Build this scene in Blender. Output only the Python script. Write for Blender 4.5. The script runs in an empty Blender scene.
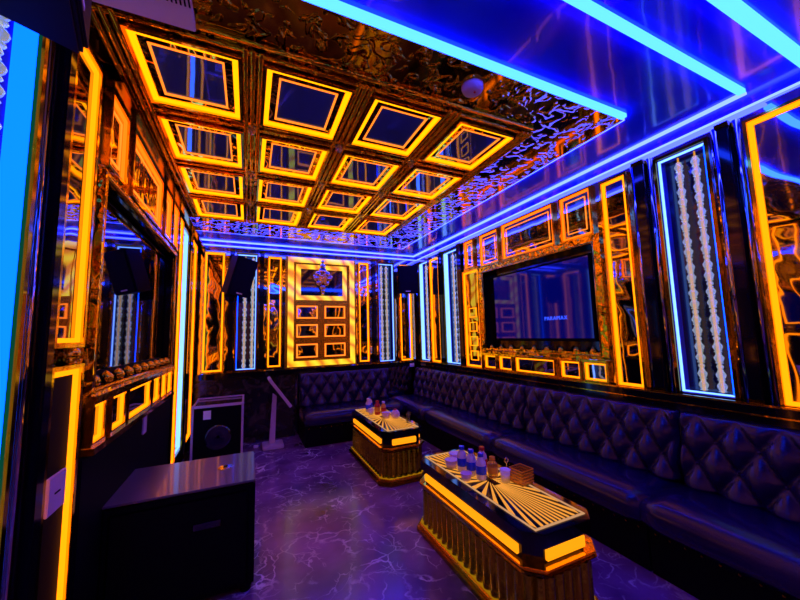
import bpy, bmesh, math, random
from mathutils import Vector, Matrix
random.seed(7)
C = bpy.context.scene.collection
PI = math.pi

# ------------------------------------------------------------------ materials
def mat(name):
    m = bpy.data.materials.new(name); m.use_nodes = True
    return m, m.node_tree.nodes, m.node_tree.links, m.node_tree.nodes['Principled BSDF']

def pbr(name, col, rough=.5, metal=0., coat=0., trans=0., spec=.5, bump=None, ior=1.45):
    m, N, L, b = mat(name)
    b.inputs['Base Color'].default_value = (*col, 1)
    b.inputs['Roughness'].default_value = rough
    b.inputs['Metallic'].default_value = metal
    b.inputs['Coat Weight'].default_value = coat
    b.inputs['Coat Roughness'].default_value = .04
    b.inputs['Transmission Weight'].default_value = trans
    b.inputs['Specular IOR Level'].default_value = spec
    b.inputs['IOR'].default_value = ior
    if bump:
        sc, st, dist = bump[:3]
        tc = N.new('ShaderNodeTexCoord'); mp = N.new('ShaderNodeMapping')
        if len(bump) > 3: mp.inputs['Scale'].default_value = bump[3]
        n = N.new('ShaderNodeTexNoise'); n.inputs['Scale'].default_value = sc
        n.inputs['Detail'].default_value = 2; n.inputs['Distortion'].default_value = .6
        bp = N.new('ShaderNodeBump'); bp.inputs['Strength'].default_value = st
        bp.inputs['Distance'].default_value = dist
        L.new(tc.outputs['Object'], mp.inputs['Vector']); L.new(mp.outputs['Vector'], n.inputs['Vector'])
        L.new(n.outputs['Fac'], bp.inputs['Height']); L.new(bp.outputs['Normal'], b.inputs['Normal'])
    return m

def emit(name, col, s=1.):
    m, N, L, b = mat(name)
    b.inputs['Base Color'].default_value = (0, 0, 0, 1)
    b.inputs['Emission Color'].default_value = (*[c for c in col], 1)
    b.inputs['Emission Strength'].default_value = s
    b.inputs['Roughness'].default_value = .6; b.inputs['Specular IOR Level'].default_value = 0.
    return m

M = {}
M['mirror'] = pbr('smoked_mirror', (.50, .46, .50), .025, 1., bump=(2.2, .10, .05))
M['mirror_clear'] = pbr('coffer_blue_glass', (.10, .22, .95), .02, .6, bump=(1.5, .05, .05))
M['amber'] = pbr('amber_mirror', (.95, .60, .03), .05, 1., bump=(5, .35, .05, (1, 1, .35)))
M['gold'] = pbr('polished_gold', (1, .62, .02), .12, 1., bump=(8, .12, .02))
M['gold_ripple'] = pbr('rippled_gold', (1, .60, .010), .08, 1., bump=(7, .5, .05))
M['flute'] = pbr('fluted_antique_gold', (.62, .58, .012), .14, 1., bump=(4, .15, .03, (1, 1, 3)))
M['dark_mirror'] = pbr('dark_television_glass', (.30, .28, .36), .02, 1.)
M['niche_back'] = pbr('niche_black_lacquer', (.006, .006, .03), .08, 0., coat=.4)
M['bronze'] = pbr('dark_bronze', (.32, .18, .004), .12, 1., bump=(5, .18, .03))
M['black'] = pbr('black_gloss', (.003, .003, .006), .08, 0., coat=.2, spec=.4)
M['black_matt'] = pbr('black_textured', (.003, .003, .006), .6, spec=.06)
M['gold_satin'] = pbr('satin_gold', (.62, .38, .01), .25, 1.)
M['champagne'] = pbr('champagne_mirror', (.80, .66, .42), .05, 1., bump=(2, .15, .03))
M['tv_on'] = pbr('lit_television_screen', (.002, .002, .01), .05, 0., spec=.7)
M['tv_on'].node_tree.nodes['Principled BSDF'].inputs['Emission Color'].default_value = (0, .001, .10, 1)
M['tv_on'].node_tree.nodes['Principled BSDF'].inputs['Emission Strength'].default_value = 1
M['screen'] = pbr('dark_glass_screen', (.004, .004, .02), .04, 0., coat=1., spec=.8)
M['niche'] = pbr('niche_blue_lacquer', (.03, .05, .75), .12, 0., coat=.5)
M['chrome'] = pbr('chrome', (.8, .8, .85), .12, 1.)
M['grey_plastic'] = pbr('pale_plastic', (.62, .50, .60), .4)
M['white_plastic'] = pbr('white_plastic', (.9, .86, .92), .4)
M['leather'] = pbr('aubergine_leather', (.010, .0015, .050), .22, 0., coat=.0, spec=.65, bump=(60, .12, .01))
M['crystal'] = pbr('crystal', (.98, 1, 1), .03, 0., trans=.8, ior=1.5)
M['cord_glow'] = emit('added_warm_cord_glow', (.85, .36, .03), .75)  # self-lit core added to give the glass beads amber centres
M['crystal_clear'] = pbr('clear_crystal', (.95, .95, 1), .03, 0., trans=.9, ior=1.55)
M['sub_top'] = pbr('satin_black_lit_lilac', (.10, .085, .13), .33, 0., coat=.3)  # black top coloured lilac-grey for the purple light falling on it
M['neon'] = emit('amber_neon', (2.6, .56, .004))
M['neon_thin'] = emit('thin_amber_neon', (1.9, .36, .03))
M['neon_yellow'] = emit('yellow_neon', (2.6, .74, .002))
M['neon_back'] = emit('orange_neon', (2.2, .30, .01))
M['cyan'] = emit('cyan_led', (.18, .93, 24.))
M['blue_white'] = emit('pale_blue_led', (.42, .68, 24.))
M['blue_led'] = emit('azure_led', (.004, .32, 8.))
_b = M['crystal'].node_tree.nodes['Principled BSDF']; _b.inputs['Emission Color'].default_value = (.45, .66, .60, 1); _b.inputs['Emission Strength'].default_value = .16  # faint glow added to the glass itself to brighten the strands
M['niche_led'] = emit('niche_white_blue_led', (.42, .95, 3.2))
M['slat_side'] = emit('table_side_amber', (1.6, .42, .006))
M['red'] = pbr('red_plastic', (.6, .03, .02), .25)
M['orange_l'] = pbr('orange_liquid', (.95, .40, .03), .15)
M['blue_p'] = pbr('blue_plastic', (.02, .06, .7), .25)
M['water'] = pbr('clear_bottle', (.95, .85, 1), .12, 0., trans=.25)
M['pink_c'] = pbr('pinkish_translucent', (1, .72, .88), .3, 0., trans=.2)
M['amber_glass'] = pbr('amber_glass', (1, .62, .10), .12, 0., trans=.75)
M['glass'] = pbr('glass', (.95, .95, 1), .03, 0., trans=1.)

def marble():
    m, N, L, b = mat('polished_purple_marble')
    tc = N.new('ShaderNodeTexCoord')
    n1 = N.new('ShaderNodeTexNoise'); n1.inputs['Scale'].default_value = 2.2; n1.inputs['Detail'].default_value = 6
    L.new(tc.outputs['Object'], n1.inputs['Vector'])
    mx = N.new('ShaderNodeMixRGB'); mx.blend_type = 'ADD'; mx.inputs[0].default_value = .55
    L.new(tc.outputs['Object'], mx.inputs[1]); L.new(n1.outputs['Color'], mx.inputs[2])
    v = N.new('ShaderNodeTexVoronoi'); v.feature = 'DISTANCE_TO_EDGE'; v.inputs['Scale'].default_value = 5.0
    L.new(mx.outputs[0], v.inputs['Vector'])
    r = N.new('ShaderNodeValToRGB'); r.color_ramp.elements[0].position = 0.; r.color_ramp.elements[0].color = (1, 1, 1, 1)
    r.color_ramp.elements[1].position = .045; r.color_ramp.elements[1].color = (0, 0, 0, 1)
    L.new(v.outputs['Distance'], r.inputs[0])
    n2 = N.new('ShaderNodeTexNoise'); n2.inputs['Scale'].default_value = 3.3; n2.inputs['Detail'].default_value = 4
    L.new(tc.outputs['Object'], n2.inputs['Vector'])
    r2 = N.new('ShaderNodeValToRGB'); r2.color_ramp.elements[0].position = .47; r2.color_ramp.elements[1].position = .66
    L.new(n2.outputs['Fac'], r2.inputs[0])
    mu = N.new('ShaderNodeMath'); mu.operation = 'MULTIPLY'
    L.new(r.outputs[0], mu.inputs[0]); L.new(r2.outputs[0], mu.inputs[1])
    # second finer veins
    v2 = N.new('ShaderNodeTexVoronoi'); v2.feature = 'DISTANCE_TO_EDGE'; v2.inputs['Scale'].default_value = 11
    L.new(mx.outputs[0], v2.inputs['Vector'])
    r3 = N.new('ShaderNodeValToRGB'); r3.color_ramp.elements[0].color = (.6, .6, .6, 1)
    r3.color_ramp.elements[1].position = .05; r3.color_ramp.elements[1].color = (0, 0, 0, 1)
    L.new(v2.outputs['Distance'], r3.inputs[0])
    n3 = N.new('ShaderNodeTexNoise'); n3.inputs['Scale'].default_value = 6.; L.new(tc.outputs['Object'], n3.inputs['Vector'])
    r4 = N.new('ShaderNodeValToRGB'); r4.color_ramp.elements[0].position = .5; r4.color_ramp.elements[1].position = .66
    L.new(n3.outputs['Fac'], r4.inputs[0])
    mu2 = N.new('ShaderNodeMath'); mu2.operation = 'MULTIPLY'
    L.new(r3.outputs[0], mu2.inputs[0]); L.new(r4.outputs[0], mu2.inputs[1])
    ad = N.new('ShaderNodeMath'); ad.operation = 'ADD'; ad.use_clamp = True
    L.new(mu.outputs[0], ad.inputs[0]); L.new(mu2.outputs[0], ad.inputs[1])
    base = N.new('ShaderNodeValToRGB'); base.color_ramp.elements[0].color = (.045, .018, .085, 1); base.color_ramp.elements[1].color = (.32, .14, .38, 1)
    base.color_ramp.elements[0].position = .3; base.color_ramp.elements[1].position = .75
    L.new(n1.outputs['Fac'], base.inputs[0])
    c = N.new('ShaderNodeMixRGB'); L.new(ad.outputs[0], c.inputs[0]); L.new(base.outputs[0], c.inputs[1]); c.inputs[2].default_value = (.85, .72, .9, 1)
    L.new(c.outputs[0], b.inputs['Base Color'])
    b.inputs['Roughness'].default_value = .17; b.inputs['Specular IOR Level'].default_value = .65
    return m
M['marble'] = marble()

def ripple_ceiling():
    m, N, L, b = mat('water_ripple_steel')
    b.inputs['Base Color'].default_value = (.55, .36, .006, 1); b.inputs['Metallic'].default_value = 1.; b.inputs['Roughness'].default_value = .07
    tc = N.new('ShaderNodeTexCoord')
    n = N.new('ShaderNodeTexNoise'); n.inputs['Scale'].default_value = 11; n.inputs['Detail'].default_value = 1.0; n.inputs['Distortion'].default_value = 1.2
    bp = N.new('ShaderNodeBump'); bp.inputs['Strength'].default_value = .85; bp.inputs['Distance'].default_value = .05
    L.new(tc.outputs['Object'], n.inputs['Vector']); rr = N.new('ShaderNodeValToRGB'); rr.color_ramp.interpolation = 'EASE'; rr.color_ramp.elements[0].position = .50; rr.color_ramp.elements[1].position = .66
    L.new(n.outputs['Fac'], rr.inputs[0]); L.new(rr.outputs[0], bp.inputs['Height']); L.new(bp.outputs['Normal'], b.inputs['Normal'])
    return m
M['ripple'] = ripple_ceiling()

def blue_ceiling():
    m, N, L, b = mat('blue_lacquered_ceiling_film')
    tc = N.new('ShaderNodeTexCoord'); n = N.new('ShaderNodeTexNoise'); n.inputs['Scale'].default_value = 1.6; n.inputs['Detail'].default_value = 3
    r = N.new('ShaderNodeValToRGB'); r.color_ramp.elements[0].color = (.001, .004, .9, 1); r.color_ramp.elements[1].color = (.02, .10, 1., 1)
    r.color_ramp.elements[0].position = .35; r.color_ramp.elements[1].position = .7
    L.new(tc.outputs['Object'], n.inputs['Vector']); L.new(n.outputs['Fac'], r.inputs[0]); L.new(r.outputs[0], b.inputs['Base Color'])
    b.inputs['Roughness'].default_value = .16; b.inputs['Specular IOR Level'].default_value = .35; b.inputs['Coat Weight'].default_value = .35; b.inputs['Coat IOR'].default_value = 1.6
    b.inputs['Coat Roughness'].default_value = .03
    n2 = N.new('ShaderNodeTexNoise'); n2.inputs['Scale'].default_value = 2.5
    bp = N.new('ShaderNodeBump'); bp.inputs['Strength'].default_value = .08; bp.inputs['Distance'].default_value = .05
    L.new(tc.outputs['Object'], n2.inputs['Vector']); L.new(n2.outputs['Fac'], bp.inputs['Height']); L.new(bp.outputs['Normal'], b.inputs['Normal']); L.new(bp.outputs['Normal'], b.inputs['Coat Normal'])
    return m
M['blue_ceiling'] = blue_ceiling()

def onyx():
    m, N, L, b = mat('backlit_onyx')
    tc = N.new('ShaderNodeTexCoord'); w = N.new('ShaderNodeTexWave'); w.inputs['Scale'].default_value = 2.6; w.inputs['Distortion'].default_value = 6
    w.inputs['Detail'].default_value = 2; w.bands_direction = 'DIAGONAL'
    L.new(tc.outputs['Object'], w.inputs['Vector'])
    r = N.new('ShaderNodeValToRGB'); e = r.color_ramp.elements
    e[0].position = 0; e[0].color = (.75, .20, .01, 1); e[1].position = 1; e[1].color = (1, .74, .03, 1)
    x = e.new(.35); x.color = (1, .50, .01, 1)
    L.new(w.outputs['Color'], r.inputs[0])
    b.inputs['Base Color'].default_value = (.1, .06, .02, 1)
    L.new(r.outputs[0], b.inputs['Emission Color']); b.inputs['Emission Strength'].default_value = 1.15
    b.inputs['Roughness'].default_value = .15
    return m
M['onyx'] = onyx()

def black_marble():
    m, N, L, b = mat('black_veined_stone')
    tc = N.new('ShaderNodeTexCoord'); n = N.new('ShaderNodeTexNoise'); n.inputs['Scale'].default_value = 6; n.inputs['Detail'].default_value = 8
    n.inputs['Distortion'].default_value = 2
    r = N.new('ShaderNodeValToRGB'); r.color_ramp.elements[0].position = .5; r.color_ramp.elements[0].color = (.005, .005, .008, 1)
    r.color_ramp.elements[1].position = .75; r.color_ramp.elements[1].color = (.09, .075, .06, 1)
    L.new(tc.outputs['Object'], n.inputs['Vector']); L.new(n.outputs['Fac'], r.inputs[0]); L.new(r.outputs[0], b.inputs['Base Color'])
    b.inputs['Roughness'].default_value = .2
    return m
M['stone'] = black_marble()

# ------------------------------------------------------------------ mesh helpers
class MB:
    def __init__(s): s.bm = bmesh.new()
    def box(s, a, b):
        (x0, y0, z0), (x1, y1, z1) = [(min(p, q)) for p, q in zip(a, b)], [(max(p, q)) for p, q in zip(a, b)]
        v = [s.bm.verts.new(p) for p in [(x0,y0,z0),(x1,y0,z0),(x1,y1,z0),(x0,y1,z0),(x0,y0,z1),(x1,y0,z1),(x1,y1,z1),(x0,y1,z1)]]
        for f in [(0,3,2,1),(4,5,6,7),(0,1,5,4),(1,2,6,5),(2,3,7,6),(3,0,4,7)]: s.bm.faces.new([v[i] for i in f])
        return s
    def prism(s, pts, z0, z1, s0=1., s1=1., c=(0, 0)):
        lo = [s.bm.verts.new((c[0]+(x-c[0])*s0, c[1]+(y-c[1])*s0, z0)) for x, y in pts]
        hi = [s.bm.verts.new((c[0]+(x-c[0])*s1, c[1]+(y-c[1])*s1, z1)) for x, y in pts]
        n = len(pts)
        for i in range(n): s.bm.faces.new([lo[i], lo[(i+1) % n], hi[(i+1) % n], hi[i]])
        s.bm.faces.new(lo[::-1]); s.bm.faces.new(hi)
        return s
    def loft(s, rings, cap=True):
        R_ = [[s.bm.verts.new(p) for p in r] for r in rings]
        n = len(R_[0])
        for a, b in zip(R_, R_[1:]):
            for i in range(n): s.bm.faces.new([a[i], a[(i+1) % n], b[(i+1) % n], b[i]])
        if cap: s.bm.faces.new(R_[0][::-1]); s.bm.faces.new(R_[-1])
        return s
    def lathe(s, prof, c=(0, 0, 0), n=16, ax=2):
        def P(r, h, a):
            u, v = r*math.cos(a), r*math.sin(a)
            p = {2: (u, v, h), 1: (u, h, v), 0: (h, u, v)}[ax]
            return tuple(p[i]+c[i] for i in range(3))
        return s.loft([[P(max(r, 1e-4), h, 2*PI*i/n) for i in range(n)] for r, h in prof])
    def tube(s, p0, p1, r, n=10, r1=None):
        p0, p1 = Vector(p0), Vector(p1); d = (p1-p0).normalized()
        u = d.orthogonal().normalized(); w = d.cross(u)
        r1 = r if r1 is None else r1
        return s.loft([[tuple(p+(u*math.cos(2*PI*i/n)+w*math.sin(2*PI*i/n))*q) for i in range(n)] for p, q in ((p0, r), (p1, r1))])
    def xf(s, m):
        bmesh.ops.transform(s.bm, matrix=m, verts=s.bm.verts); return s
    def build(s, name, m, parent=None, bevel=0., smooth=False, at=None):
        bmesh.ops.recalc_face_normals(s.bm, faces=s.bm.faces)
        if bevel:
            bmesh.ops.bevel(s.bm, geom=list(s.bm.edges), offset=bevel, segments=2, affect='EDGES', clamp_overlap=True)
        me = bpy.data.meshes.new(name)
        if parent is not None:
            o0 = Vector(parent['_o']) if '_o' in parent else Vector((0, 0, 0))
            bmesh.ops.translate(s.bm, verts=s.bm.verts, vec=-o0) if at is None else None
        s.bm.to_mesh(me); s.bm.free(); me.materials.append(M[m] if isinstance(m, str) else m)
        if smooth:
            me.polygons.foreach_set('use_smooth', [True]*len(me.polygons))
        o = bpy.data.objects.new(name, me); C.objects.link(o)
        if parent is not None: o.parent = parent
        if at is not None: o.location = at
        if parent is not None and '_o' in parent: o['_o'] = parent['_o']
        return o

def thing(name, label, cat, loc=(0, 0, 0), group=None, rz=0, local=False):
    """Empty at the base of the thing.  World-space part meshes are shifted to it unless local."""
    o = bpy.data.objects.new(name, None); C.objects.link(o); o.empty_display_size = .05
    o.location = loc; o.rotation_euler = (0, 0, rz); o['label'] = label; o['category'] = cat
    if group: o['group'] = group
    if not local: o['_o'] = tuple(loc)
    return o
def tag(o, label, cat, group=None):
    o['label'] = label; o['category'] = cat
    if group: o['group'] = group
    return o
def struct(o): o['kind'] = 'structure'; return o
def kids(o): return [c for c in bpy.data.objects if c.parent == o]
def dup(o, parent=None, **kw):
    c = o.copy(); C.objects.link(c); c.parent = parent
    for k in kids(o): dup(k, c)
    for k, v in kw.items(): c[k] = v
    return c

# ------------------------------------------------------------------ the walls' own frames
WR, WL, WB, WF, H = 2.78, -.683, 5.35, -1.25, 2.823
def rt(u, z, d): return (WR-d, u, z)
def lf(u, z, d): return (WL+d, u, z)
def bk(u, z, d): return (u, WB-d, z)
def fr(u, z, d): return (u, WF+d, z)
def wbox(mb, w, u0, u1, z0, z1, d0, d1): return mb.box(w(u0, z0, d0), w(u1, z1, d1))
def wframe(mb, w, u0, u1, z0, z1, t, d0, d1):
    wbox(mb, w, u0, u1, z1-t, z1, d0, d1); wbox(mb, w, u0, u1, z0, z0+t, d0, d1)
    wbox(mb, w, u0, u0+t, z0+t, z1-t, d0, d1); wbox(mb, w, u1-t, u1, z0+t, z1-t, d0, d1)
    return mb

# openings cut in the wall linings: (u0,u1,z0,z1)
R_open = [(1.09, 1.38, 1.0, 2.69), (4.05, 4.42, 1.0, 2.69), (4.93, 5.24, 1.0, 2.69), (1.93, 3.47, 1.22, 2.22)]
L_open = [(1.12, 1.47, .32, 2.62), (4.18, 4.60, .25, 2.69), (2.05, 3.82, 1.22, 2.275)]
B_open = [(-.16, .10, 1.0, 2.68), (2.03, 2.30, 1.0, 2.68)]
def lining(w, u0, u1, z0, z1, opens, name, m, back='black'):
    mb = MB(); us = sorted({u0, u1, *[o[0] for o in opens], *[o[1] for o in opens]})
    for a, b in zip(us, us[1:]):
        mid = (a+b)/2; o = [q for q in opens if q[0] < mid < q[1]]
        if o:
            wbox(mb, w, a, b, z0, o[0][2], -.1, 0); wbox(mb, w, a, b, o[0][3], z1, -.1, 0)
        else: wbox(mb, w, a, b, z0, z1, -.1, 0)
    wbox(mb, w, u0, u1, z0, z1, -.16, -.1)
    return struct(mb.build(name, m))
struct(MB().box((WL-.1, WF-.1, -.1), (WR+.1, WB+.1, 0)).build('floor', 'marble'))
lining(rt, WF, WB, 0, H, R_open, 'wall_right', 'mirror')
lining(lf, WF, WB, 0, H, L_open, 'wall_left', 'mirror')
lining(bk, WL-.16, WR+.16, 0, H, B_open, 'wall_back', 'mirror')
lining(fr, WL-.16, WR+.16, 0, H, [], 'wall_front', 'black')

# dado and chair rail
def slab(name, w, u0, u1, z0, z1, d0, d1, m, bevel=.004): return struct(wbox(MB(), w, u0, u1, z0, z1, d0, d1).build(name, m, bevel=bevel))
slab('trim_1', rt, WF+.02, WB-.09, .86, .985, 0.0, .09, 'black')
slab('trim_2', bk, WL+.03, WR-.0, .90, .975, 0.0, .09, 'black')
slab('baseboard_back', bk, WL+.03, .66, 0.0, .90, 0, .03, 'stone')
mb = MB()
wbox(mb, rt, WF+.02, WB-.1, .985, .995, .06, .075); wbox(mb, rt, WF+.02, WB-.1, .93, .938, .09, .094)
struct(mb.build('trim_3', 'gold'))
slab('trim_4', lf, 2.0, 3.88, .11, .93, 0, .02, 'black_matt')
mb = MB(); wbox(mb, lf, 2.03, 3.86, .935, .965, 0, .05); wbox(mb, lf, 2.03, 3.86, 1.17, 1.20, 0, .05); struct(mb.build('trim_5', 'gold'))
mb = MB(); wbox(mb, rt, 1.9, 3.5, .995, 1.0, 0, .04); wbox(mb, rt, 1.88, 3.52, 1.165, 1.185, 0, .05); struct(mb.build('trim_6', 'gold'))
slab('trim_7', lf, 1.97, 5.3, 2.735, 2.78, 0, .09, 'bronze')
slab('baseboard_left', lf, WF+.02, 5.3, 0.0, .10, 0, .03, 'black')

# ------------------------------------------------------------------ ceiling
CZ = 2.80; CB = 2.825
ax0, ax1, ay0, ay1 = WL, 2.20, 1.26, 4.72
mb = MB().box((ax0-.1, ay0, CZ), (ax1, ay1, CZ+.1)); struct(mb.build('ceiling', 'ripple'))
mb = MB(); mb.box((WL-.1, WF-.1, CB), (WR+.1, ay0, CB+.08)); mb.box((ax1, ay0, CB), (WR+.1, WB+.1, CB+.08)); mb.box((WL-.1, ay1, CB), (ax1, WB+.1, CB+.08))
struct(mb.build('ceiling', 'blue_ceiling'))

def led(label, pts, m, name='light_strip', wdt=.035, hh=.035, group='blue LED strips on the ceiling', z=CZ):
    mb = MB()
    for (x0, y0), (x1, y1) in zip(pts, pts[1:]):
        w2 = wdt/2
        mb.box((min(x0, x1)-w2, min(y0, y1)-w2, z-hh), (max(x0, x1)+w2, max(y0, y1)+w2, z))
    return tag(mb.build(name, m), label, 'light', group)
led('thick cyan LED strip crossing the ceiling just before the first row of amber coffers', [(WL+.12, ay0-.018), (ax1-.03, ay0-.018)], 'cyan', wdt=.034, hh=.024, z=CB)
led('pale blue LED strip framing the coffered field along its sofa side and its far side', [(ax1+.007, ay0), (ax1+.007, ay1+.007), (WL+.03, ay1+.007)], 'blue_white', wdt=.012, hh=.024, z=CB)
led('thick cyan LED strip crossing the blue ceiling, second one out from the coffers', [(-.2, .83), (2.60, .83)], 'cyan', wdt=.034, hh=.022, z=CB)
led('middle of three nested pale blue LED lines over the sofa and far wall', [(2.64, .83), (2.66, 5.20), (WL+.03, 5.22)], 'blue_white', wdt=.010, hh=.014, z=CB)
led('wide cyan LED strip nearest the camera in the top right corner', [(.5, .585), (2.66, .585)], 'cyan', wdt=.05, hh=.022, z=CB)
led('outermost pale blue LED line in the angle of wall and ceiling', [(2.765, -.6), (2.765, 5.33), (WL+.03, 5.33)], 'blue_white', wdt=.009, hh=.012, z=2.79)

# gold rib grid between coffers
CX = [-.50, .06, .625, 1.20]; CW = .43
CY = [1.64, 2.275, 2.91, 3.545]; CL = .48
mb = MB()
for x in [-.57]+[c+CW+.066 for c in CX]:
    for dx in (-.035, 0, .035):
        mb.tube((x+dx, 1.58, CZ-.012), (x+dx, 4.09, CZ-.012), .013, 8)
for y in [1.57]+[c+CL+.077 for c in CY]:
    for dy in (-.03, .03):
        mb.tube((-.60, y+dy, CZ-.010), (1.70, y+dy, CZ-.010), .013, 8)
struct(mb.build('trim_8', 'gold_ripple', smooth=True))
rowW = ['first row', 'second row', 'third row', 'far row']; colW = ['beside the left wall', 'second column from the left wall', 'third column from the left wall', 'nearest the sofa side']
def coffer(label):
    t = thing('ceiling_light_panel', label, 'ceiling light', (0, 0, 0), 'square amber coffer lights on the ceiling', local=True)
    MB().box((0, 0, -.012), (CW, CL, 0)).build('mirror_pane', 'mirror_clear', t)
    def fr_(i, w, z0, z1):
        m = MB()
        m.box((i, i, z0), (CW-i, i+w, z1)); m.box((i, CL-i-w, z0), (CW-i, CL-i, z1)); m.box((i, i+w, z0), (i+w, CL-i-w, z1)); m.box((CW-i-w, i+w, z0), (CW-i, CL-i-w, z1)); return m
    fr_(-.014, .014, -.035, -.0).build('frame', 'gold', t)
    fr_(0, .026, -.024, -.012).build('light_strip', 'neon_yellow', t)
    fr_(.026, .035, -.018, -.012).build('bevelled_border', 'amber', t)
    fr_(.061, .010, -.020, -.012).build('inner_light_strip', 'neon_thin', t)
    return t
c0 = None
for j, y in enumerate(CY):
    for i, x in enumerate(CX):
        lab = 'square amber lit mirror coffer, %s from the camera, %s' % (rowW[j], colW[i])
        if c0 is None: c0 = coffer(lab); o = c0
        else: o = dup(c0, label=lab)
        o.location = (x, y, CZ-.001)
s0 = None
for j in range(3):
    for i in range(3):
        lab = 'crystal stud on the ceiling grid, %s crossing of the %s rib' % (['nearest', 'middle', 'farthest'][j], ['left', 'centre', 'right'][i])
        if s0 is None:
            s0 = MB().lathe([(.0, -.05), (.014, -.045), (.024, -.025), (.02, -.008), (.028, 0)], n=8).build('crystal_stud', 'crystal_clear'); o = s0
        else: o = s0.copy(); C.objects.link(o)
        tag(o, lab, 'crystal', 'crystal studs on the ceiling ribs'); o.location = (CX[i]+CW+.066, CY[j]+CL+.077, CZ-.022)

# ceiling vent, smoke detector
t = thing('ceiling_vent', 'pale lilac slotted air vent on the ceiling beside the first coffer, top left', 'vent', (-.40, 1.35, CZ))
MB().box((-.60, 1.06, CZ-.035), (-.23, 1.55, CZ-.001)).build('casing', 'white_plastic', t, bevel=.004)
for k in range(9):
    MB().box((-.36+.015*k, 1.30, CZ-.0375), (-.354+.015*k, 1.43, CZ-.0352)).build('slot', 'black_matt', t)
t = thing('smoke_detector', 'round pinkish smoke detector on the dark rippled ceiling', 'smoke detector', (1.10, 1.385, CZ))
MB().lathe([(.06, 0), (.06, -.012), (.052, -.03), (.03, -.038), (.001, -.04)], c=(1.10, 1.385, CZ), n=28).build('housing', 'grey_plastic', t, smooth=True)
MB().lathe([(.006, -.0385), (.006, -.044), (.001, -.045)], c=(1.105, 1.375, CZ), n=10).build('indicator', 'red', t)

# ------------------------------------------------------------------ wall units
def org(w, u, z): return w(u, z, 0)
def gold_panel(w, u0, u1, z0, z1, label, neon='neon', lw=.018, inner=False, group=None, squares=0, name='lit_mirror_panel', pane='mirror'):
    t = thing(name, label, 'wall light', org(w, (u0+u1)/2, z0), group)
    wbox(MB(), w, u0, u1, z0, z1, 0.001, .012).build('mirror_pane', pane, t)
    wframe(MB(), w, u0-.02, u1+.02, z0-.02, z1+.02, .018, 0.001, .035).build('frame', 'gold', t)
    wframe(MB(), w, u0, u1, z0, z1, lw, .012, .024).build('light_strip', neon, t)
    if inner:
        i = min(.05, (u1-u0)*.22)
        wframe(MB(), w, u0+i, u1-i, z0+i, z1-i, .007, .012, .018).build('inner_light_strip', 'neon_thin', t)
    if squares:
        a = (z1-z0-.12)*.66/squares
        for k in range(squares):
            zc = z0+.08+a*k
            wframe(MB(), w, u0+.08, u1-.08, zc, zc+a*.66, .009, .012, .02).build('square_light', neon, t)
    return t

def pilaster(w, u0, u1, z0, z1, label, d=.05, er=.019):
    t = thing('pilaster', label, 'pilaster', org(w, (u0+u1)/2, z0), 'black gloss pilasters between the lit panels')
    wbox(MB(), w, u0, u1, z0, z1, 0.001, d).build('shaft', 'black', t, bevel=.006)
    if d > .04:
        for uu in (u0-er-.003, u1+er+.003):
            MB().tube(w(uu, z0, .004), w(uu, z1, .004), er, 12).build('edge_strip', 'champagne', t, smooth=True)
    wbox(MB(), w, u0-.004, u1+.004, z0, z0+.03, .002, d+.008).build('base', 'bronze', t)
    wbox(MB(), w, u0-.004, u1+.004, z1-.03, z1, .002, d+.008).build('capital', 'bronze', t)
    return t

bead_me = {}
def bead_meshes():
    big = MB().lathe([(.011, -.036), (.020, -.032), (.014, -.024), (.021, -.010), (.024, .004), (.019, .016), (.012, .026), (.015, .032), (.010, .037)], n=12)
    sm = MB().lathe([(.005, -.017), (.013, -.012), (.017, 0), (.013, .012), (.005, .017)], n=10)
    for nm, b in (('big', big), ('small', sm)):
        bmesh.ops.scale(b.bm, vec=(1.12, 1.12, 1), verts=b.bm.verts)
        bmesh.ops.recalc_face_normals(b.bm, faces=b.bm.faces)
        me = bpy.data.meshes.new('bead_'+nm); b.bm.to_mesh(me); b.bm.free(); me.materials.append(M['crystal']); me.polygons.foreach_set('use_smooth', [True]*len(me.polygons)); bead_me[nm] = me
bead_meshes()
def strand(w, u, z0, z1, d, label, fat=1.):
    p = w(u, z0, d)
    t = thing('crystal_bead_strand', label, 'bead strand', p, 'crystal bead strands hanging in the blue niches', local=True)
    MB().tube((0, 0, 0), (0, 0, z1-z0), .006, 8).build('cord', 'cord_glow', t)
    z = .04; k = 0
    while z < z1-z0-.03:
        b = 'big' if k % 3 < 2 else 'small'
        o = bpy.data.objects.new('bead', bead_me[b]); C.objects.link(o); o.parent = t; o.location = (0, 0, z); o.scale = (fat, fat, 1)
        z += {0: .074, 1: .055, 2: .055}[k % 3]; k += 1
    return t
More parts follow.
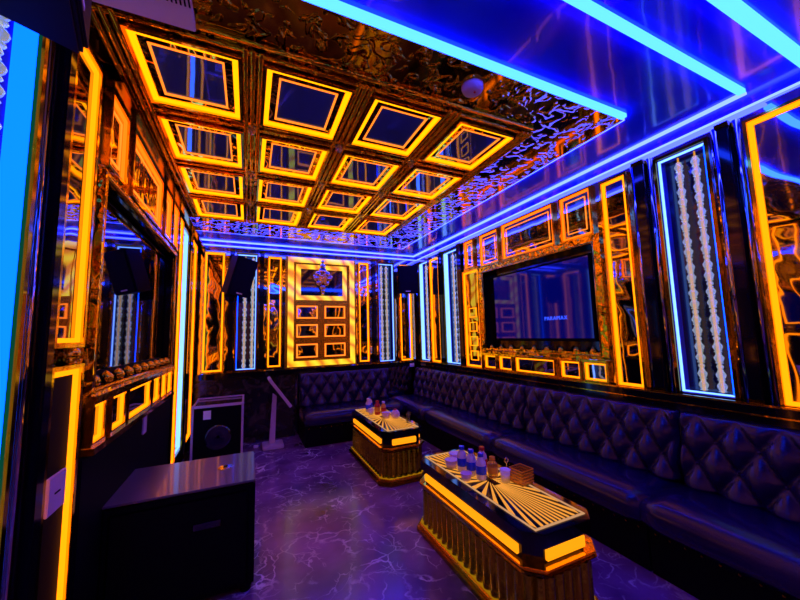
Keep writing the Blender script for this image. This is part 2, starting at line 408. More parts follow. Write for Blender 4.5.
def niche(w, u0, u1, z0, z1, label, lbl_s, led_m='niche_led', lw=.014, strands=(.35, .68), far_w=None, fat=1., led_side=None):
    t = thing('crystal_niche', label, 'wall niche', org(w, (u0+u1)/2, z0), 'blue lit crystal niches')
    wbox(MB(), w, u0, u1, z0, z1, -.099, -.09).build('back_panel', 'niche_back', t)
    mb = MB(); wbox(mb, w, u0, u0+.006, z0, z1, -.09, -.004); wbox(mb, w, u1-.006, u1, z0, z1, -.09, -.004); wbox(mb, w, u0, u1, z0, z0+.006, -.09, -.004); wbox(mb, w, u0, u1, z1-.006, z1, -.09, -.004)
    mb.build('reveal', 'niche', t)
    f = far_w or .010
    mb = MB(); wbox(mb, w, u1-.016, u1-.006, z0+.006, z1-.006, -f-.004, .004)
    wbox(mb, w, u0+.006, u1-.006, z0+.006, z0+.014, -.02, .004); wbox(mb, w, u0+.006, u1-.006, z1-.014, z1-.006, -.02, .004)
    mb.build('light_strip', led_m, t)
    wbox(MB(), w, u0+.006, u0+.012, z0+.014, z1-.014, -.02, .0).build('light_strip', 'blue_led', t)
    wframe(MB(), w, u0-.022, u1+.022, z0-.022, z1+.022, .021, 0.001, .02).build('frame', 'bronze', t)
    for q, s in enumerate(strands):
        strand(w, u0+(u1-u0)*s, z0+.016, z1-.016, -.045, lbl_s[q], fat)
    return t

GT = 'amber lit panels over the television recesses'
# ---- right wall
niche(rt, 1.09, 1.38, 1.0, 2.69, 'largest blue lit niche with two bead strands, right wall nearest the camera',
      ['crystal bead strand nearer the camera in the big right wall niche', 'crystal bead strand farther from the camera in the big right wall niche'], strands=(.28, .62))
niche(rt, 4.05, 4.42, 1.0, 2.69, 'blue lit crystal niche on the right wall just beyond the television surround',
      ['left bead strand of the niche beyond the right wall television', 'right bead strand of the niche beyond the right wall television'], strands=(.2, .5), far_w=.06)
niche(rt, 4.93, 5.24, 1.0, 2.69, 'narrow blue lit crystal niche on the right wall against the far corner',
      ['left bead strand in the right wall corner niche', 'right bead strand in the right wall corner niche'], strands=(.2, .5), far_w=.05)
gold_panel(rt, .60, .87, 1.0, 2.68, 'tall amber framed mirror at the right edge of the photo', lw=.022)
gold_panel(rt, 1.61, 1.80, 1.0, 2.69, 'tall narrow amber framed mirror just right of the big television surround', lw=.018)
gold_panel(rt, 4.56, 4.82, 1.0, 2.67, 'tall amber framed mirror between the two far niches of the right wall', lw=.022)
gold_panel(rt, 3.56, 3.88, 1.0, 2.28, 'amber framed column of small lit squares left of the right wall television', lw=.018, squares=4)
for (a, b, z0, z1, d) in [(3.64, 3.82, 2.34, 2.70, 'narrowest far left one'), (3.15, 3.47, 2.31, 2.70, 'second from the far end'), (2.33, 3.05, 2.31, 2.71, 'widest middle one'), (1.92, 2.22, 2.30, 2.71, 'squarish one nearest the camera')]:
    gold_panel(rt, a, b, z0, z1, 'amber framed mirror panel above the right wall television, %s' % d, 'neon_back', lw=.014, inner=True, group=GT)
for (a, b, d) in [(3.29, 3.48, 'small one at the far end'), (3.02, 3.21, 'second small one from the far end'), (2.43, 2.94, 'wide middle one'), (2.15, 2.34, 'small one right of the wide one'), (1.90, 2.09, 'small one nearest the camera')]:
    gold_panel(rt, a, b, 1.01, 1.155, 'amber framed panel under the right wall television, %s' % d, lw=.012, group='small amber panels under the televisions')
pilaster(rt, 1.455, 1.53, .985, 2.74, 'black pilaster between big crystal niche and narrow amber mirror, right wall')
pilaster(rt, .95, 1.01, .985, 2.74, 'black pilaster right of the big crystal niche')
pilaster(rt, 3.93, 4.02, .985, 2.74, 'slim black pilaster beyond the lit squares column, right wall', .03)
pilaster(rt, 4.45, 4.52, .985, 2.74, 'slim black pilaster right of the far amber mirror, right wall', .03)
pilaster(rt, 4.85, 4.90, .985, 2.74, 'slimmest black pilaster nearest the far right corner', .03)

def tv_set(w, u0, u1, z0, z1, ro, label, lab2, brand=False, scr='screen', fw=.065, ln='gold_ripple'):
    # the recess surround
    a, b, c, d = ro
    s = thing('television_surround', lab2, 'television surround', org(w, (a+b)/2, c))
    wframe(MB(), w, a-fw-.005, b+fw+.005, c-min(.03, fw), d+min(.07, fw), min(fw, .06), 0.001, .03).build('ripple_frame', 'gold_ripple', s)
    mb = MB()
    for (p, q) in (((a, c), (b, c)), ((b, c), (b, d)), ((b, d), (a, d)), ((a, d), (a, c))):
        mb.tube(w(p[0], p[1], .02), w(q[0], q[1], .02), .013, 8)
    mb.build('moulding', 'gold', s, smooth=True)
    mb = MB(); wbox(mb, w, a, a+.01, c, d, -.1, 0); wbox(mb, w, b-.01, b, c, d, -.1, 0); wbox(mb, w, a, b, c, c+.01, -.1, 0); wbox(mb, w, a, b, d-.01, d, -.1, 0); wbox(mb, w, a, b, c, d, -.1, -.095)
    mb.build('lining', ln, s)
    n = int((b-a)/.17)
    for k in range(n):
        u = a+.09+k*(b-a-.18)/(n-1); p = w(u, c+.012, -.008)
        MB().lathe([(.001, 0), (.024, .004), (.034, .022), (.026, .045), (.009, .06), (.001, .065)], c=p, n=12).build('finial', 'gold', s, smooth=True)
    t = thing('television', label, 'television', org(w, (u0+u1)/2, z0))
    wbox(MB(), w, u0, u1, z0, z1, -.094, -.055).build('casing', 'black_matt', t, bevel=.004)
    wbox(MB(), w, u0+.02, u1-.02, z0+.03, z1-.02, -.055, -.051).build('screen', scr, t)
    if brand:
        cu = bpy.data.curves.new('t', 'FONT'); cu.body = 'PARAMAX'; cu.size = .055; cu.extrude = .001; cu.align_x = 'CENTER'
        cu.space_character = 1.15
        ob = bpy.data.objects.new('t', cu); C.objects.link(ob); dg = bpy.context.evaluated_depsgraph_get()
        me = bpy.data.meshes.new_from_object(ob.evaluated_get(dg)); bpy.data.objects.remove(ob)
        # text x -> -y on the right wall, text y -> z
        p = w(2.44, 1.555, -.049)
        me.transform(Matrix(((0, 0, -1, p[0]), (-1, 0, 0, p[1]), (0, 1, 0, p[2]), (0, 0, 0, 1))) )
        me.transform(Matrix.Translation(-Vector(t['_o'])))
        me.materials.clear(); me.materials.append(emit('logo_blue', (.06, .16, 2.2)))
        o = bpy.data.objects.new('lit_lettering', me); C.objects.link(o); o.parent = t
        o['label'] = 'glowing blue lettering on the screen'
    return t
tv_set(rt, 2.02, 3.36, 1.34, 2.15, R_open[3], 'wide dark television on the right wall with small blue lettering', 'rippled gold surround of the recess holding the right wall television', True, scr='tv_on', ln='black')
tv_set(lf, 2.10, 3.78, 1.27, 2.25, L_open[2], 'dark television on the left wall mirroring blue strips', 'rippled gold surround of the recess holding the left wall television', scr='dark_mirror', fw=.022, ln='black')

# ---- left wall
niche(lf, 1.12, 1.47, .32, 2.62, 'blue lit niche at the left edge of the photo with wide azure strip',
      ['crystal bead strand deeper in the left edge niche', 'crystal bead strand cut by the left edge of the photo'], led_m='blue_led', strands=(.30, .66), far_w=.05, fat=1.35)
niche(lf, 4.18, 4.60, .25, 2.69, 'tall pale lit niche on the left wall beyond the television',
      ['nearer bead strand in the left wall niche beyond the television', 'farther bead strand in the left wall niche beyond the television'], strands=(.3, .6), far_w=.06)
gold_panel(lf, 1.67, 1.885, 1.45, 2.70, 'upper tall amber framed mirror on the left wall nearest the camera', lw=.018)
gold_panel(lf, 1.67, 1.895, .15, 1.34, 'lower tall amber framed mirror on the left wall nearest the camera', lw=.02, pane='black_matt')
gold_panel(lf, 3.92, 4.10, .25, 2.69, 'narrow amber framed mirror just beyond the left wall television', lw=.02)
gold_panel(lf, 4.78, 5.15, .25, 2.69, 'amber framed mirror on the left wall in the far corner', lw=.02)
for (a, b, z0, z1, d) in [(2.05, 2.29, 2.34, 2.71, 'narrow one nearest the camera'), (2.42, 3.14, 2.33, 2.71, 'widest middle one'), (3.28, 3.50, 2.34, 2.71, 'second from the far end'), (3.60, 3.82, 2.34, 2.71, 'narrow one at the far end')]:
    gold_panel(lf, a, b, z0, z1, 'amber framed mirror panel above the left wall television, %s' % d, 'neon_back', lw=.016, inner=True, group=GT, pane='amber')
for (a, b, d) in [(2.06, 2.19, 'small one nearest the camera'), (2.30, 2.50, 'second from the camera'), (2.58, 3.06, 'wide middle one'), (3.14, 3.33, 'small one just past the wide one'), (3.40, 3.57, 'second small one past the wide one'), (3.63, 3.80, 'small one at the far end')]:
    gold_panel(lf, a, b, .985, 1.155, 'amber framed panel under the left wall television, %s' % d, lw=.013, group='small amber panels under the televisions')
pilaster(lf, 1.565, 1.62, .10, 2.76, 'black pilaster right of the azure niche, left wall', .05, .010)
pilaster(lf, 4.66, 4.73, .10, 2.74, 'slim black pilaster near the far left corner', .03)
t = thing('rosette', 'small gilt rosette between the upper and lower amber mirrors, left wall', 'ornament', lf(1.84, 1.40, 0))
p = lf(1.84, 1.40, .03)
MB().lathe([(.045, -.03), (.05, -.01), (.03, .0), (.02, .012), (.001, .014)], c=p, n=12, ax=0).build('boss', 'gold', t, smooth=True)
for k in range(8):
    a = k*PI/4; q = (p[0]-.008, p[1]+.05*math.cos(a), p[2]+.035*math.sin(a))
    MB().lathe([(.001, -.012), (.014, -.004), (.014, .006), (.001, .014)], c=q, n=8, ax=0).build('petal', 'gold_ripple', t, smooth=True)
t = thing('socket_plate', 'pinkish wall socket plate low on the left wall behind the amber neon', 'socket', lf(1.785, .81, 0))
wbox(MB(), lf, 1.72, 1.85, .81, .95, .0125, .024).build('plate', 'grey_plastic', t, bevel=.003)
wbox(MB(), lf, 1.765, 1.805, .878, .884, .024, .026).build('slot', 'black_matt', t)
t = thing('switch_plate', 'small lilac plate on the black dado below the left television', 'switch', lf(2.97, .84, 0))
wbox(MB(), lf, 2.93, 3.01, .80, .92, .021, .032).build('plate', 'grey_plastic', t, bevel=.003)

# ---- back wall
niche(bk, -.16, .10, 1.0, 2.68, 'dark crystal niche on the far wall beside the hanging speaker',
      ['left bead strand of the far wall niche beside the speaker', 'right bead strand of the far wall niche beside the speaker'], strands=(.4, .8), fat=1.2)
niche(bk, 2.03, 2.30, 1.0, 2.68, 'crystal niche on the far wall right of the glowing gold door panel',
      ['left bead strand of the far wall niche by the right speaker', 'right bead strand of the far wall niche by the right speaker'], strands=(.25, .6), fat=1.2)
gold_panel(bk, -.57, -.33, 1.0, 2.67, 'amber framed mirror on the far wall in the left corner', lw=.022)
gold_panel(bk, .26, .44, 1.02, 2.66, 'slim amber framed mirror left of the glowing gold door panel', lw=.018)
gold_panel(bk, 1.67, 1.83, 1.02, 2.66, 'slim amber framed mirror right of the glowing gold door panel', lw=.018)
gold_panel(bk, 2.42, 2.63, 1.0, 2.67, 'amber framed mirror on the far wall in the right corner', lw=.022)
pilaster(bk, -.26, -.20, .975, 2.74, 'slim black pilaster behind the left hanging speaker', .03)
pilaster(bk, .14, .20, .975, 2.74, 'slim black pilaster between left far niche and slim amber mirror', .03)
pilaster(bk, 1.90, 1.97, .975, 2.74, 'slim black pilaster between right slim amber mirror and niche', .03)
t = thing('glowing_feature_panel', 'large glowing onyx and gold feature panel in the middle of the far wall', 'wall light', bk(1.07, .98, 0))
wbox(MB(), bk, .50, 1.62, .98, 2.70, 0.001, .012).build('backing', 'gold_satin', t)
wframe(MB(), bk, .54, 1.59, 1.0, 2.69, .085, .012, .03).build('onyx_border', 'onyx', t)
wframe(MB(), bk, .66, 1.46, 2.02, 2.58, .07, .012, .03).build('onyx_inner_border', 'onyx', t)
wbox(MB(), bk, .73, 1.39, 2.09, 2.51, .012, .018).build('window_pane', 'screen', t)
wframe(MB(), bk, .625, 1.505, 1.085, 2.605, .012, .012, .036).build('moulding', 'gold', t)
for (z0, z1) in ((1.73, 1.93), (1.44, 1.64), (1.13, 1.34)):
    for (u0, u1) in ((.67, .99), (1.10, 1.43)):
        s = wframe(MB(), bk, u0, u1, z0, z1, .02, .012, .026).build('square_light', 'neon_thin', t)
        wbox(MB(), bk, u0+.02, u1-.02, z0+.02, z1-.02, .012, .018).build('mirror_pane', 'mirror', s)
t = thing('gilt_crest', 'gilt crest with a crystal at its heart over the dark window of the feature panel', 'ornament', bk(1.06, 2.28, 0))
def crest(u, z, r, m='champagne', nm='scroll', rz=1.):
    MB().lathe([(.001, .03), (r*.7, .02), (r, .0), (r*.7, -.022), (.001, -.03)], c=bk(u, z, .061), n=10, ax=1).build(nm, m, t, smooth=True)
for (u, z, r) in [(1.06, 2.56, .05), (1.06, 2.48, .075), (.99, 2.43, .055), (1.13, 2.43, .055), (.96, 2.36, .05), (1.16, 2.36, .05), (1.0, 2.29, .05), (1.12, 2.29, .05), (1.06, 2.22, .05), (1.06, 2.16, .035), (1.06, 2.12, .025), (.93, 2.39, .03), (1.19, 2.39, .03), (1.06, 2.63, .03)]: crest(u, z, r)
MB().lathe([(.001, -.045), (.05, -.03), (.07, 0), (.05, .03), (.001, .045)], c=bk(1.06, 2.36, .10), n=10, ax=1).build('crystal', 'crystal_clear', t)
MB().lathe([(.085, -.02), (.09, 0), (.085, .02)], c=bk(1.06, 2.36, .06), n=16, ax=1).build('crystal_setting', 'gold', t, smooth=True)
t = thing('socket_plate', 'small white plate on the dado in the far right corner above the sofa', 'socket', bk(2.58, .91, 0))
wbox(MB(), bk, 2.54, 2.62, .89, .95, .091, .10).build('plate', 'white_plastic', t, bevel=.002)

# ---- unseen wall behind the camera, its lit panels made up for the mirrors
for k, (u, w_) in enumerate([(-.3, .3), (.5, .3), (1.3, .3), (2.1, .3)]):
    gold_panel(fr, u, u+w_, .8, 2.6, 'added amber framed mirror on the unseen wall behind the camera, number %s from the left wall' % ['one', 'two', 'three', 'four'][k], lw=.022)
for k, (u0, u1) in enumerate([(-.9, -.55), (-.35, .25)]):
    gold_panel(rt, u0, u1, 1.0, 2.68, 'amber framed mirror on the right wall %s the camera' % ['behind', 'level with'][k])
    gold_panel(lf, u0, u1, .4, 2.68, 'amber framed mirror on the left wall %s the camera' % ['behind', 'level with'][k])

# ------------------------------------------------------------------ sofas
def sofa(u0, u1, tr, label, loc, back_h=.88, depth=.63, n_b=None):
    """u along the wall, d from wall; tr maps (u, d, z) to world"""
    t = thing('tufted_sofa', label, 'sofa', loc)
    L_ = u1-u0; g = .004
    mb = MB(); mb.box((u0+g, .05, 0.0), (u1-g, depth-.07, .27)); 
    def X(mb):
        for v in mb.bm.verts: v.co = Vector(tr(*v.co))
        return mb
    X(mb).build('base', 'black_matt', t)
    # seat cushion: rounded front, slight crown
    prof = []
    d0, d1, z0, z1 = .14, depth, .27, .44
    pts = [(d0, z0), (d1-.02, z0), (d1, z0+.03), (d1+.005, z0+.09), (d1-.005, z1-.03), (d1-.035, z1-.004), (d1-.15, z1+.008), (d0, z1)]
    nu = 14; rings = []
    for i in range(nu+1):
        f = i/nu; u = u0+g+(L_-2*g)*f; e = 1-max(0, 1-min(f, 1-f)*L_/.025)**2*.25 if 0 < f < 1 else .78
        cz = (z0+z1)/2; cd = (d0+d1)/2
        rings.append([(u, cd+(p-cd)*(1-(1-e)*.1), cz+(q-cz)*e) for p, q in pts])
    mb = MB().loft(rings); X(mb).build('seat_cushion', 'leather', t, smooth=True)
    # tufted backrest
    pb = .20; rows = 3; zb0, zb1 = .44, back_h
    nz, nuu = 34, int(L_/.0125)
    ncol = max(1, round(L_/pb)); p = L_/ncol; q = (zb1-zb0)/rows
    mb = MB(); grid = []
    for i in range(nuu+1):
        row = []
        u = u0+g+(L_-2*g)*i/nuu
        for j in range(nz+1):
            z = zb0+(zb1-zb0)*j/nz
            a = (u-u0)/p; b = (z-zb0)/q*.5*2*.5
            s1 = abs(math.sin(PI*(a+b))); s2 = abs(math.sin(PI*(a-b)))
            h = .06*(s1*s2)**.5
            e = min((u-u0), (u1-u))/.03; e = min(1, max(0, e)); f = 1-(j/nz)**10
            d = .125+(.045 - (z-zb0)*.10)+h*math.sqrt(e)*(.35+.65*f) - .03*(1-e)
            row.append(mb.bm.verts.new((u, d, z)))
        row.append(mb.bm.verts.new((u, .095, zb1+.004))); row.append(mb.bm.verts.new((u, .095, zb0)))
        grid.append(row)
    n = len(grid[0])
    for A, B in zip(grid, grid[1:]):
        for j in range(n): mb.bm.faces.new([A[j], B[j], B[(j+1) % n], A[(j+1) % n]])
    mb.bm.faces.new(grid[0]); mb.bm.faces.new(grid[-1][::-1])
    X(mb).build('backrest', 'leather', t, smooth=True)
    bt = None
    for r in range(1, rows*2):
        z = zb0+q*r
        if z > zb1-.03: break
        for k in range(ncol+1):
            a = k+(.5 if r % 2 else 0)
            u = u0+a*p
            if u < u0+.05 or u > u1-.05: continue
            d = .128+(.045-(z-zb0)*.10)
            if bt is None:
                bt = MB().lathe([(.001, -.011), (.009, -.008), (.013, 0), (.009, .008), (.001, .011)], n=8).build('button', 'leather', t, smooth=True, at=(0, 0, 0)); o = bt
            else: o = bt.copy(); C.objects.link(o); o.parent = t
            o.location = Vector(tr(u, d, z))-Vector(loc)
    mb = MB(); k = u0+.05
    while k < u1-.03:
        x = tr(k, depth-.068, .235); mb.lathe([(.001, -.007), (.006, -.004), (.007, 0), (.006, .004), (.001, .007)], c=x, n=6); k += .075
    mb.build('nailhead_trim', 'gold', t)
    return t
trR = lambda u, d, z: (WR-d, u, z)
trB = lambda u, d, z: (u, WB-d, z)
sofa(2.73, 4.09, trR, 'far black tufted sofa section along the right wall, nearest the corner', (2.45, 3.41, 0))
sofa(1.36, 2.725, trR, 'middle black tufted sofa section along the right wall, under the television', (2.45, 2.04, 0))
sofa(-.01, 1.355, trR, 'nearest black tufted sofa section, cut by the right edge of the photo', (2.45, .67, 0))
sofa(4.095, 5.25, trR, 'short tufted corner sofa section on the right wall side', (2.45, 4.6, 0))
sofa(.70, 2.14, trB, 'blue lit tufted sofa along the far wall below the feature panel', (1.4, 5.05, 0), back_h=.90, depth=.75)

# ------------------------------------------------------------------ tables
def octo(hx, hy, c):  return [(-hx+c, -hy), (hx-c, -hy), (hx, -hy+c), (hx, hy-c), (hx-c, hy), (-hx+c, hy), (-hx, hy-c), (-hx, -hy+c)]
def stripes_table(label):
    t = thing('lit_coffee_table', label, 'table', (0, 0, 0), 'fluted gold tables with glowing tops', local=True)
    MB().prism(octo(.27, .62, .09), 0, .035).build('plinth', 'bronze', t, bevel=.005)
    MB().prism(octo(.255, .605, .085), .035, .06).build('plinth_moulding', 'gold', t, bevel=.005)
    # fluted body
    MB().prism(octo(.243, .593, .08), .06, .066).build('added_plinth_strip', 'plinth_glow', t)  # glowing strip added to put glints on the lower flutes
    base = octo(.215, .565, .07); pts = []
    for i in range(8):
        a = Vector(base[i]); b = Vector(base[(i+1) % 8]); L_ = (b-a).length; n = max(1, round(L_/.062)); nn = Vector(((b-a).y, -(b-a).x)).normalized()
        for k in range(n):
            for s, w in ((0, 0), (.12, .010), (.3, .018), (.5, .021), (.7, .018), (.88, .010)):
                pts.append(tuple(a+(b-a)*((k+s)/n)+nn*w))
    mb = MB(); mb.loft([[(x*1.03, y*1.012, .06) for x, y in pts], [(x, y, .09) for x, y in pts], [(x, y, .30) for x, y in pts]])
    mb.build('fluted_body', 'flute', t)
    MB().prism(octo(.23, .58, .08), .30, .335, 1., 1.06).build('collar', 'bronze', t, bevel=.004)
    MB().prism(octo(.246, .602, .085), .335, .35).build('collar_moulding', 'gold', t, bevel=.004)
    MB().prism(octo(.205, .555, .07), .35, .435).build('light_core', 'black', t)
    for sx in (-1, 1):
        MB().box((sx*.205, -.47, .368), (sx*.224, .47, .415)).build('side_light', 'slat_side', t, bevel=.004)
    for sy in (-1, 1):
        MB().box((-.13, sy*.555, .365), (.13, sy*.574, .420)).build('end_light', 'slat_side', t, bevel=.004)
    MB().prism(octo(.23, .59, .075), .435, .50).build('top', 'black', t, bevel=.004)
    # glowing slatted inlay
    hx, hy = .172, .55; z = .501
    il = MB()
    il.box((-hx, -hy, z), (hx, -hy+.012, z+.004)); il.box((-hx, hy-.012, z), (hx, hy, z+.004)); il.box((-hx, -hy, z), (-hx+.010, hy, z+.004)); il.box((hx-.010, -hy, z), (hx, hy, z+.004))
    il.build('inlay_frame', M['inlay_edge'], t)
    il = MB(); bmx = il.bm
    n = 36; X_, Y_ = hx-.016, hy-.018
    def edge(an):
        c, q = math.cos(an), math.sin(an); return min(X_/abs(c) if abs(c) > 1e-6 else 9, Y_/abs(q) if abs(q) > 1e-6 else 9)
    for k in range(n):
        # luminous slats fanning out from the middle, denser towards the two ends
        ts = (k+.5)/n*2*PI; an = math.atan2(math.sin(ts)*Y_, math.cos(ts)*X_)
        def pt(e):
            u = ts+e*2*PI/n; aa = math.atan2(math.sin(u)*Y_*1.0, math.cos(u)*X_); return aa
        a0, a1 = pt(-.19), pt(.19); r0 = .05
        q = [(math.cos(a0)*edge(a0)*.16, math.sin(a0)*edge(a0)*.16), (math.cos(a0)*edge(a0), math.sin(a0)*edge(a0)), (math.cos(a1)*edge(a1), math.sin(a1)*edge(a1)), (math.cos(a1)*edge(a1)*.16, math.sin(a1)*edge(a1)*.16)]
        il.prism(q, z, z+.003)
    il.build('glowing_slats', M['inlay'], t)
    return t
M['plinth_glow'] = emit('plinth_glow', (.30, .13, .002))
M['inlay'] = emit('warm_slats', (.90, .33, .045)); M['inlay_edge'] = emit('inlay_edge', (.60, .30, .14))
T1 = stripes_table('nearer fluted gold table with glowing slatted top, three blue capped bottles on it')
T1.location = (1.435, 1.84, 0)
T2 = dup(T1, label='farther fluted gold table with glowing slatted top, in front of the far sofa'); T2.location = (1.44, 3.72, 0)
T1z = .506

def lathe_thing(name, label, cat, loc, parts, group=None, rz=0):
    t = thing(name, label, cat, loc, group, local=True)
    for nm, prof, m in parts: MB().lathe(prof, n=20).build(nm, m, t, smooth=False)
    return t
def bottle(label, loc, cap='blue_p', body='water', lab='blue_p', h=.165, r=.032, group='small drink bottles on the tables'):
    t = thing('drink_bottle', label, 'bottle', loc, group, local=True)
    MB().lathe([(.001, 0), (r*.9, .002), (r, .01), (r, h*.62), (r*.9, h*.70), (r*.45, h*.84), (r*.45, h*.88), (.001, h*.88)], n=20).build('bottle_body', body, t, smooth=True)
    MB().lathe([(r*1.03, h*.22), (r*1.04, h*.24), (r*1.04, h*.52), (r*1.03, h*.54)], n=20).build('paper_label', lab, t, smooth=True)
    MB().lathe([(.001, h*.86), (r*.58, h*.86), (r*.58, h*.99), (r*.5, h), (.001, h)], n=16).build('cap', cap, t)
    return t
def cup(label, loc, m='pink_c', r=.035, h=.07, name='cup', cat='cup', group=None):
    t = thing(name, label, cat, loc, group, local=True)
    MB().lathe([(.001, 0), (r*.8, 0), (r, h), (r*.93, h), (r*.74, .004), (.001, .004)], n=20).build('bowl', m, t, smooth=True)
    MB().lathe([(r*1.0, h-.004), (r*1.06, h-.002), (r*1.06, h+.002), (r*.95, h+.002)], n=20).build('rim', m, t, smooth=True)
    return t
PLACE_OBJECTS = True
bottle('blue capped bottle farthest of the three in a row on the nearer table', (1.36, 2.03, T1z))
bottle('middle of the three blue capped bottles on the nearer table', (1.375, 1.945, T1z))
bottle('blue capped bottle nearest the camera of the three in a row', (1.39, 1.86, T1z))
bottle('red topped bottle behind the three blue capped bottles', (1.47, 1.95, T1z), cap='red', lab='red', body='pink_c')
bottle('amber bottle between the blue capped bottles and the white cup', (1.475, 1.85, T1z), cap='orange_l', lab='orange_l', body='amber_glass', h=.13)
cup('pinkish cup at the far left of the nearer table, beside the bottles', (1.33, 2.12, T1z), r=.045, h=.05, group='cups on the nearer table')
cup('pinkish cup tucked behind the bottles, at the far end of the nearer table', (1.41, 2.19, T1z), r=.045, h=.06, group='cups on the nearer table')
cup('low pinkish cup in front of the blue capped bottles', (1.30, 1.90, T1z), r=.035, h=.04, group='cups on the nearer table')
cup('white cup between the bottles and the square amber box', (1.50, 1.76, T1z), 'white_plastic', r=.032, h=.075, group='cups on the nearer table')
t = thing('napkin_box', 'square woven amber glass box on the nearer table', 'box', (1.585, 1.71, T1z), rz=.1, local=True)
mb = MB(); s = .05
mb.box((-s, -s, 0), (s, s, .006)); mb.box((-s, -s, 0), (-s+.004, s, .085)); mb.box((s-.004, -s, 0), (s, s, .085)); mb.box((-s, -s, 0), (s, -s+.004, .085)); mb.box((-s, s-.004, 0), (s, s, .085))
mb.build('box_body', 'amber_glass', t)
mb = MB()
for z in (.012, .030, .048, .066, .083): 
    mb.box((-s-.002, -s-.002, z), (s+.002, -s, z+.005)); mb.box((-s-.002, s, z), (s+.002, s+.002, z+.005)); mb.box((-s-.002, -s, z), (-s, s, z+.005)); mb.box((s, -s, z), (s+.002, s, z+.005))
mb.build('woven_bands', 'orange_l', t)
t = thing('pen_ring', 'small grey ring ornament behind the white cup, nearer table', 'ornament', (1.585, 1.84, T1z), local=True)
MB().lathe([(.001, 0), (.018, 0), (.014, .006), (.004, .01), (.003, .075), (.001, .076)], n=14).build('stem', 'chrome', t)
bm_ = MB(); R_, r_ = .014, .004
bm_.loft([[((R_+r_*math.cos(b))*math.cos(a), r_*math.sin(b), .09+(R_+r_*math.cos(b))*math.sin(a)) for b in [2*PI*j/8 for j in range(8)]] for a in [2*PI*i/16 for i in range(17)]], cap=False).build('ring', 'chrome', t)
# farther table
bottle('blue capped bottle at the far end of the farther table', (1.42, 4.14, T1z), lab='blue_p')
bottle('white topped bottle with a blue label at the far end of the farther table', (1.37, 4.05, T1z), cap='white_plastic')
bottle('red bottle on the farther table, in front of the blue capped one', (1.42, 3.86, T1z), cap='red', body='red', lab='orange_l', r=.034)
bottle('orange red bottle right of the red bottle, farther table', (1.49, 3.84, T1z), cap='white_plastic', body='orange_l', lab='red', r=.03, h=.15)
cup('white cup left of the red bottle on the farther table', (1.36, 3.92, T1z), 'white_plastic', r=.035, h=.06, group='cups on the farther table')
cup('pale lilac cup in the middle of the farther table', (1.45, 3.66, T1z), r=.05, h=.06, group='cups on the farther table')
cup('clear drinking glass near the front corner of the farther table', (1.59, 3.36, T1z), 'glass', r=.03, h=.10, name='drinking_glass', cat='glass')
t = thing('gift_ball', 'pinkish crumpled ball among the cups on the farther table', 'ornament', (1.53, 3.58, T1z), local=True)
MB().lathe([(.001, 0), (.03, .006), (.052, .035), (.05, .065), (.03, .09), (.001, .096)], n=14).build('ball', 'pink_c', t, smooth=True)
MB().lathe([(.001, .09), (.012, .095), (.018, .105), (.001, .11)], n=8).build('bow', 'red', t, smooth=True)

# ------------------------------------------------------------------ loudspeakers
t = thing('subwoofer', 'big black subwoofer box on the floor, front left, with a satin top', 'subwoofer', (-.32, 2.55, 0), local=True)
def rbox(mb, a, b): return mb.box(a, b)
MB().box((-.345, -.28, .03), (.375, .28, .60)).build('cabinet', 'black_matt', t, bevel=.012)
MB().box((-.345, -.28, .60), (.375, .28, .612)).build('top_panel', 'sub_top', t, bevel=.004)
MB().box((-.31, -.292, .06), (.34, -.28, .565)).build('front_grille', 'black_matt', t, bevel=.006)
for (x, y) in ((-.3, -.24), (.33, -.24), (-.3, .24), (.33, .24)): MB().lathe([(.03, 0), (.025, .03)], c=(x, y, 0), n=12).build('foot', 'black_matt', t)
MB().lathe([(.001, .002), (.018, .001), (.045, 0), (.045, -.002)], c=(.20, .02, .614), n=24).build('pole_cup', 'chrome', t)
MB().box((.188, .012, .6155), (.212, .028, .6175)).build('cup_slot', 'black_matt', t)
MB().box((.06, -.297, .40), (.20, -.290, .44)).build('handle', 'screen', t, bevel=.004)
t = thing('subwoofer', 'black speaker cabinet with pale metal edges standing in the far left corner', 'subwoofer', (-.31, 4.95, 0), local=True)
MB().box((-.27, -.25, .03), (.26, .25, .64)).build('cabinet', 'black_matt', t, bevel=.006)
for x in (-.27, .262):
    MB().box((x-.012, -.262, 0), (x+.012, -.252, .634)).build('metal_post', 'grey_plastic', t, bevel=.003); MB().box((x-.012, .252, 0), (x+.012, .262, .659)).build('metal_post', 'grey_plastic', t, bevel=.003)
mb = MB(); mb.box((-.28, -.264, .635), (.275, -.24, .665)); mb.box((-.28, .245, .66), (.275, .262, .68)); mb.box((.252, -.25, .64), (.274, .25, .665)); mb.box((-.28, -.25, .64), (-.26, .25, .665))
mb.build('metal_rail', 'grey_plastic', t, bevel=.003)
MB().box((-.255, -.24, .643), (.25, .245, .655)).build('top_panel', 'screen', t)
MB().box((-.16, -.256, .50), (-.08, -.251, .60)).build('paper_tag', 'white_plastic', t)
MB().lathe([(.14, -.252), (.145, -.258), (.12, -.256), (.02, -.252)], c=(0, 0, .28), n=32, ax=1).build('cone', 'screen', t, smooth=True)
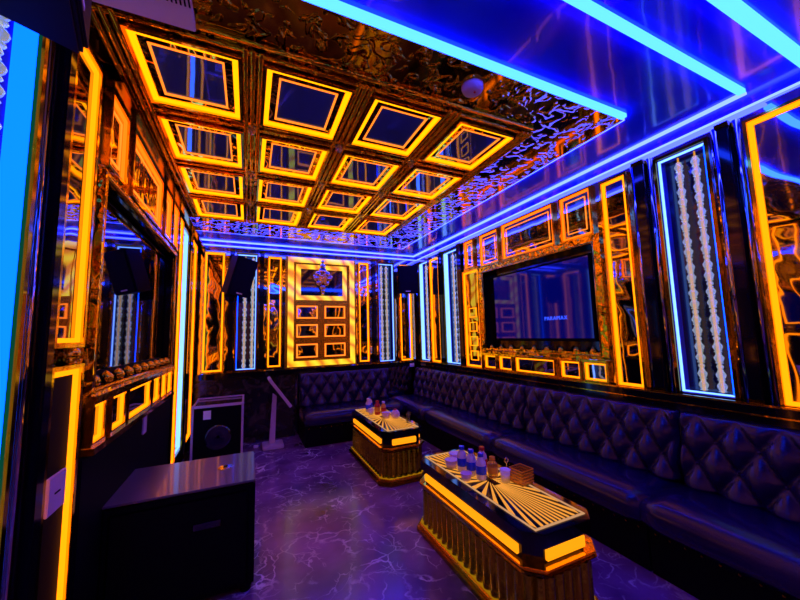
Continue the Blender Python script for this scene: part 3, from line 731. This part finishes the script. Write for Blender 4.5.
def pa_speaker(name, label, loc, rot, w=.30, d=.26, h=.46):
    t = thing(name, label, 'speaker', loc, local=True); t.rotation_euler = rot
    MB().loft([[(-w/2, -d/2, z), (w/2, -d/2, z), (w*.36, d/2, z), (-w*.36, d/2, z)] for z in (0, h)]).build('cabinet', 'speaker_grille', t, bevel=.01)
    MB().box((-w*.46, -d/2-.012, .015), (w*.46, -d/2, h-.015)).build('grille', 'speaker_grille', t, bevel=.006)
    MB().box((-.04, -d/2-.015, .03), (.04, -d/2-.012, .045)).build('badge', 'white_plastic', t)
    mb = MB(); mb.box((-.02, d/2-.01, h*.4), (.02, d/2+.10, h*.55)); mb.box((-.05, d/2+.09, h*.32), (.05, d/2+.10, h*.63)); mb.build('bracket', 'black', t)
    return t
M['speaker_grille'] = pbr('dark_blue_grille', (.001, .0015, .02), .6, spec=.12)
pa_speaker('wall_speaker', 'black speaker hung high in the far left corner, tilted down', (-.20, 5.03, 2.04), (.22, .16, .55), w=.30, h=.52)
pa_speaker('wall_speaker', 'black speaker hung on the far wall in the right corner', (2.42, 5.06, 2.13), (.10, 0, -.25), w=.34, h=.46)
t3 = pa_speaker('wall_speaker', 'large dark blue speaker hung at the top left edge of the photo', (-.54, 1.07, 2.35), (.0, .0, PI*.5+.25), w=.42, d=.2, h=.40)

# ------------------------------------------------------------------ song kiosk
t = thing('song_kiosk', 'slim lilac touchscreen stand with a tilted panel, in front of the dark stone dado', 'kiosk', (.315, 4.94, 0), local=True)
MB().box((-.12, -.13, 0), (.14, .13, .05)).build('foot_plate', 'grey_plastic', t, bevel=.008)
MB().loft([[(-.04, -.03, .05), (.035, -.03, .05), (.035, .03, .05), (-.04, .03, .05)], [(.0, -.025, .70), (.05, -.025, .66), (.05, .025, .66), (.0, .025, .70)]]).build('post', 'grey_plastic', t, bevel=.004)
mb = MB().box((-.235, -.17, -.02), (.235, .17, .02)); ang = math.atan2(.36, .26)
mb.xf(Matrix.Translation((.085, 0, .715)) @ Matrix.Rotation(ang, 4, 'Y')); mb.build('screen_housing', 'grey_plastic', t, bevel=.006)
mb = MB().box((-.215, -.15, .020), (.215, .15, .024)); mb.xf(Matrix.Translation((.085, 0, .715)) @ Matrix.Rotation(ang, 4, 'Y')); mb.build('touchscreen', 'screen', t)
t = thing('floor_plug', 'tiny white plug lying on the floor between corner speaker and kiosk', 'plug', (.12, 5.02, 0), local=True)
MB().box((-.03, -.02, 0), (.03, .02, .03)).build('plug_body', 'white_plastic', t, bevel=.004)
MB().tube((.03, 0, .015), (.05, 0, .015), .006, 8).build('pin', 'chrome', t)

# drop helper properties
for o in bpy.data.objects:
    if '_o' in o: del o['_o']

# ------------------------------------------------------------------ camera and world
f, yaw, pitch, roll = 334.535, -.426034581, .102122243, .025515367
def Rm(yaw, pitch, roll):
    return Matrix.Rotation(yaw, 3, 'Z') @ Matrix.Rotation(pitch, 3, 'X') @ Matrix.Rotation(roll, 3, 'Y')
R = Rm(yaw, pitch, roll)
rgt, fwd, up = R.col[0], R.col[1], R.col[2]
cam = bpy.data.cameras.new('camera'); co = bpy.data.objects.new('camera', cam); C.objects.link(co)
cam.sensor_width = 36; cam.lens = f/800*36; cam.clip_start = .02
co.matrix_world = Matrix(((rgt.x, up.x, -fwd.x, 0), (rgt.y, up.y, -fwd.y, 0), (rgt.z, up.z, -fwd.z, 1.45), (0, 0, 0, 1)))
S = bpy.context.scene; S.camera = co
w = bpy.data.worlds.new('world'); S.world = w; w.use_nodes = True
w.node_tree.nodes['Background'].inputs[0].default_value = (.0, .0, .0, 1)
S.view_settings.view_transform = 'Standard'; S.view_settings.look = 'None'; S.view_settings.exposure = 0; S.view_settings.gamma = 1
S.view_settings.use_curve_mapping = False
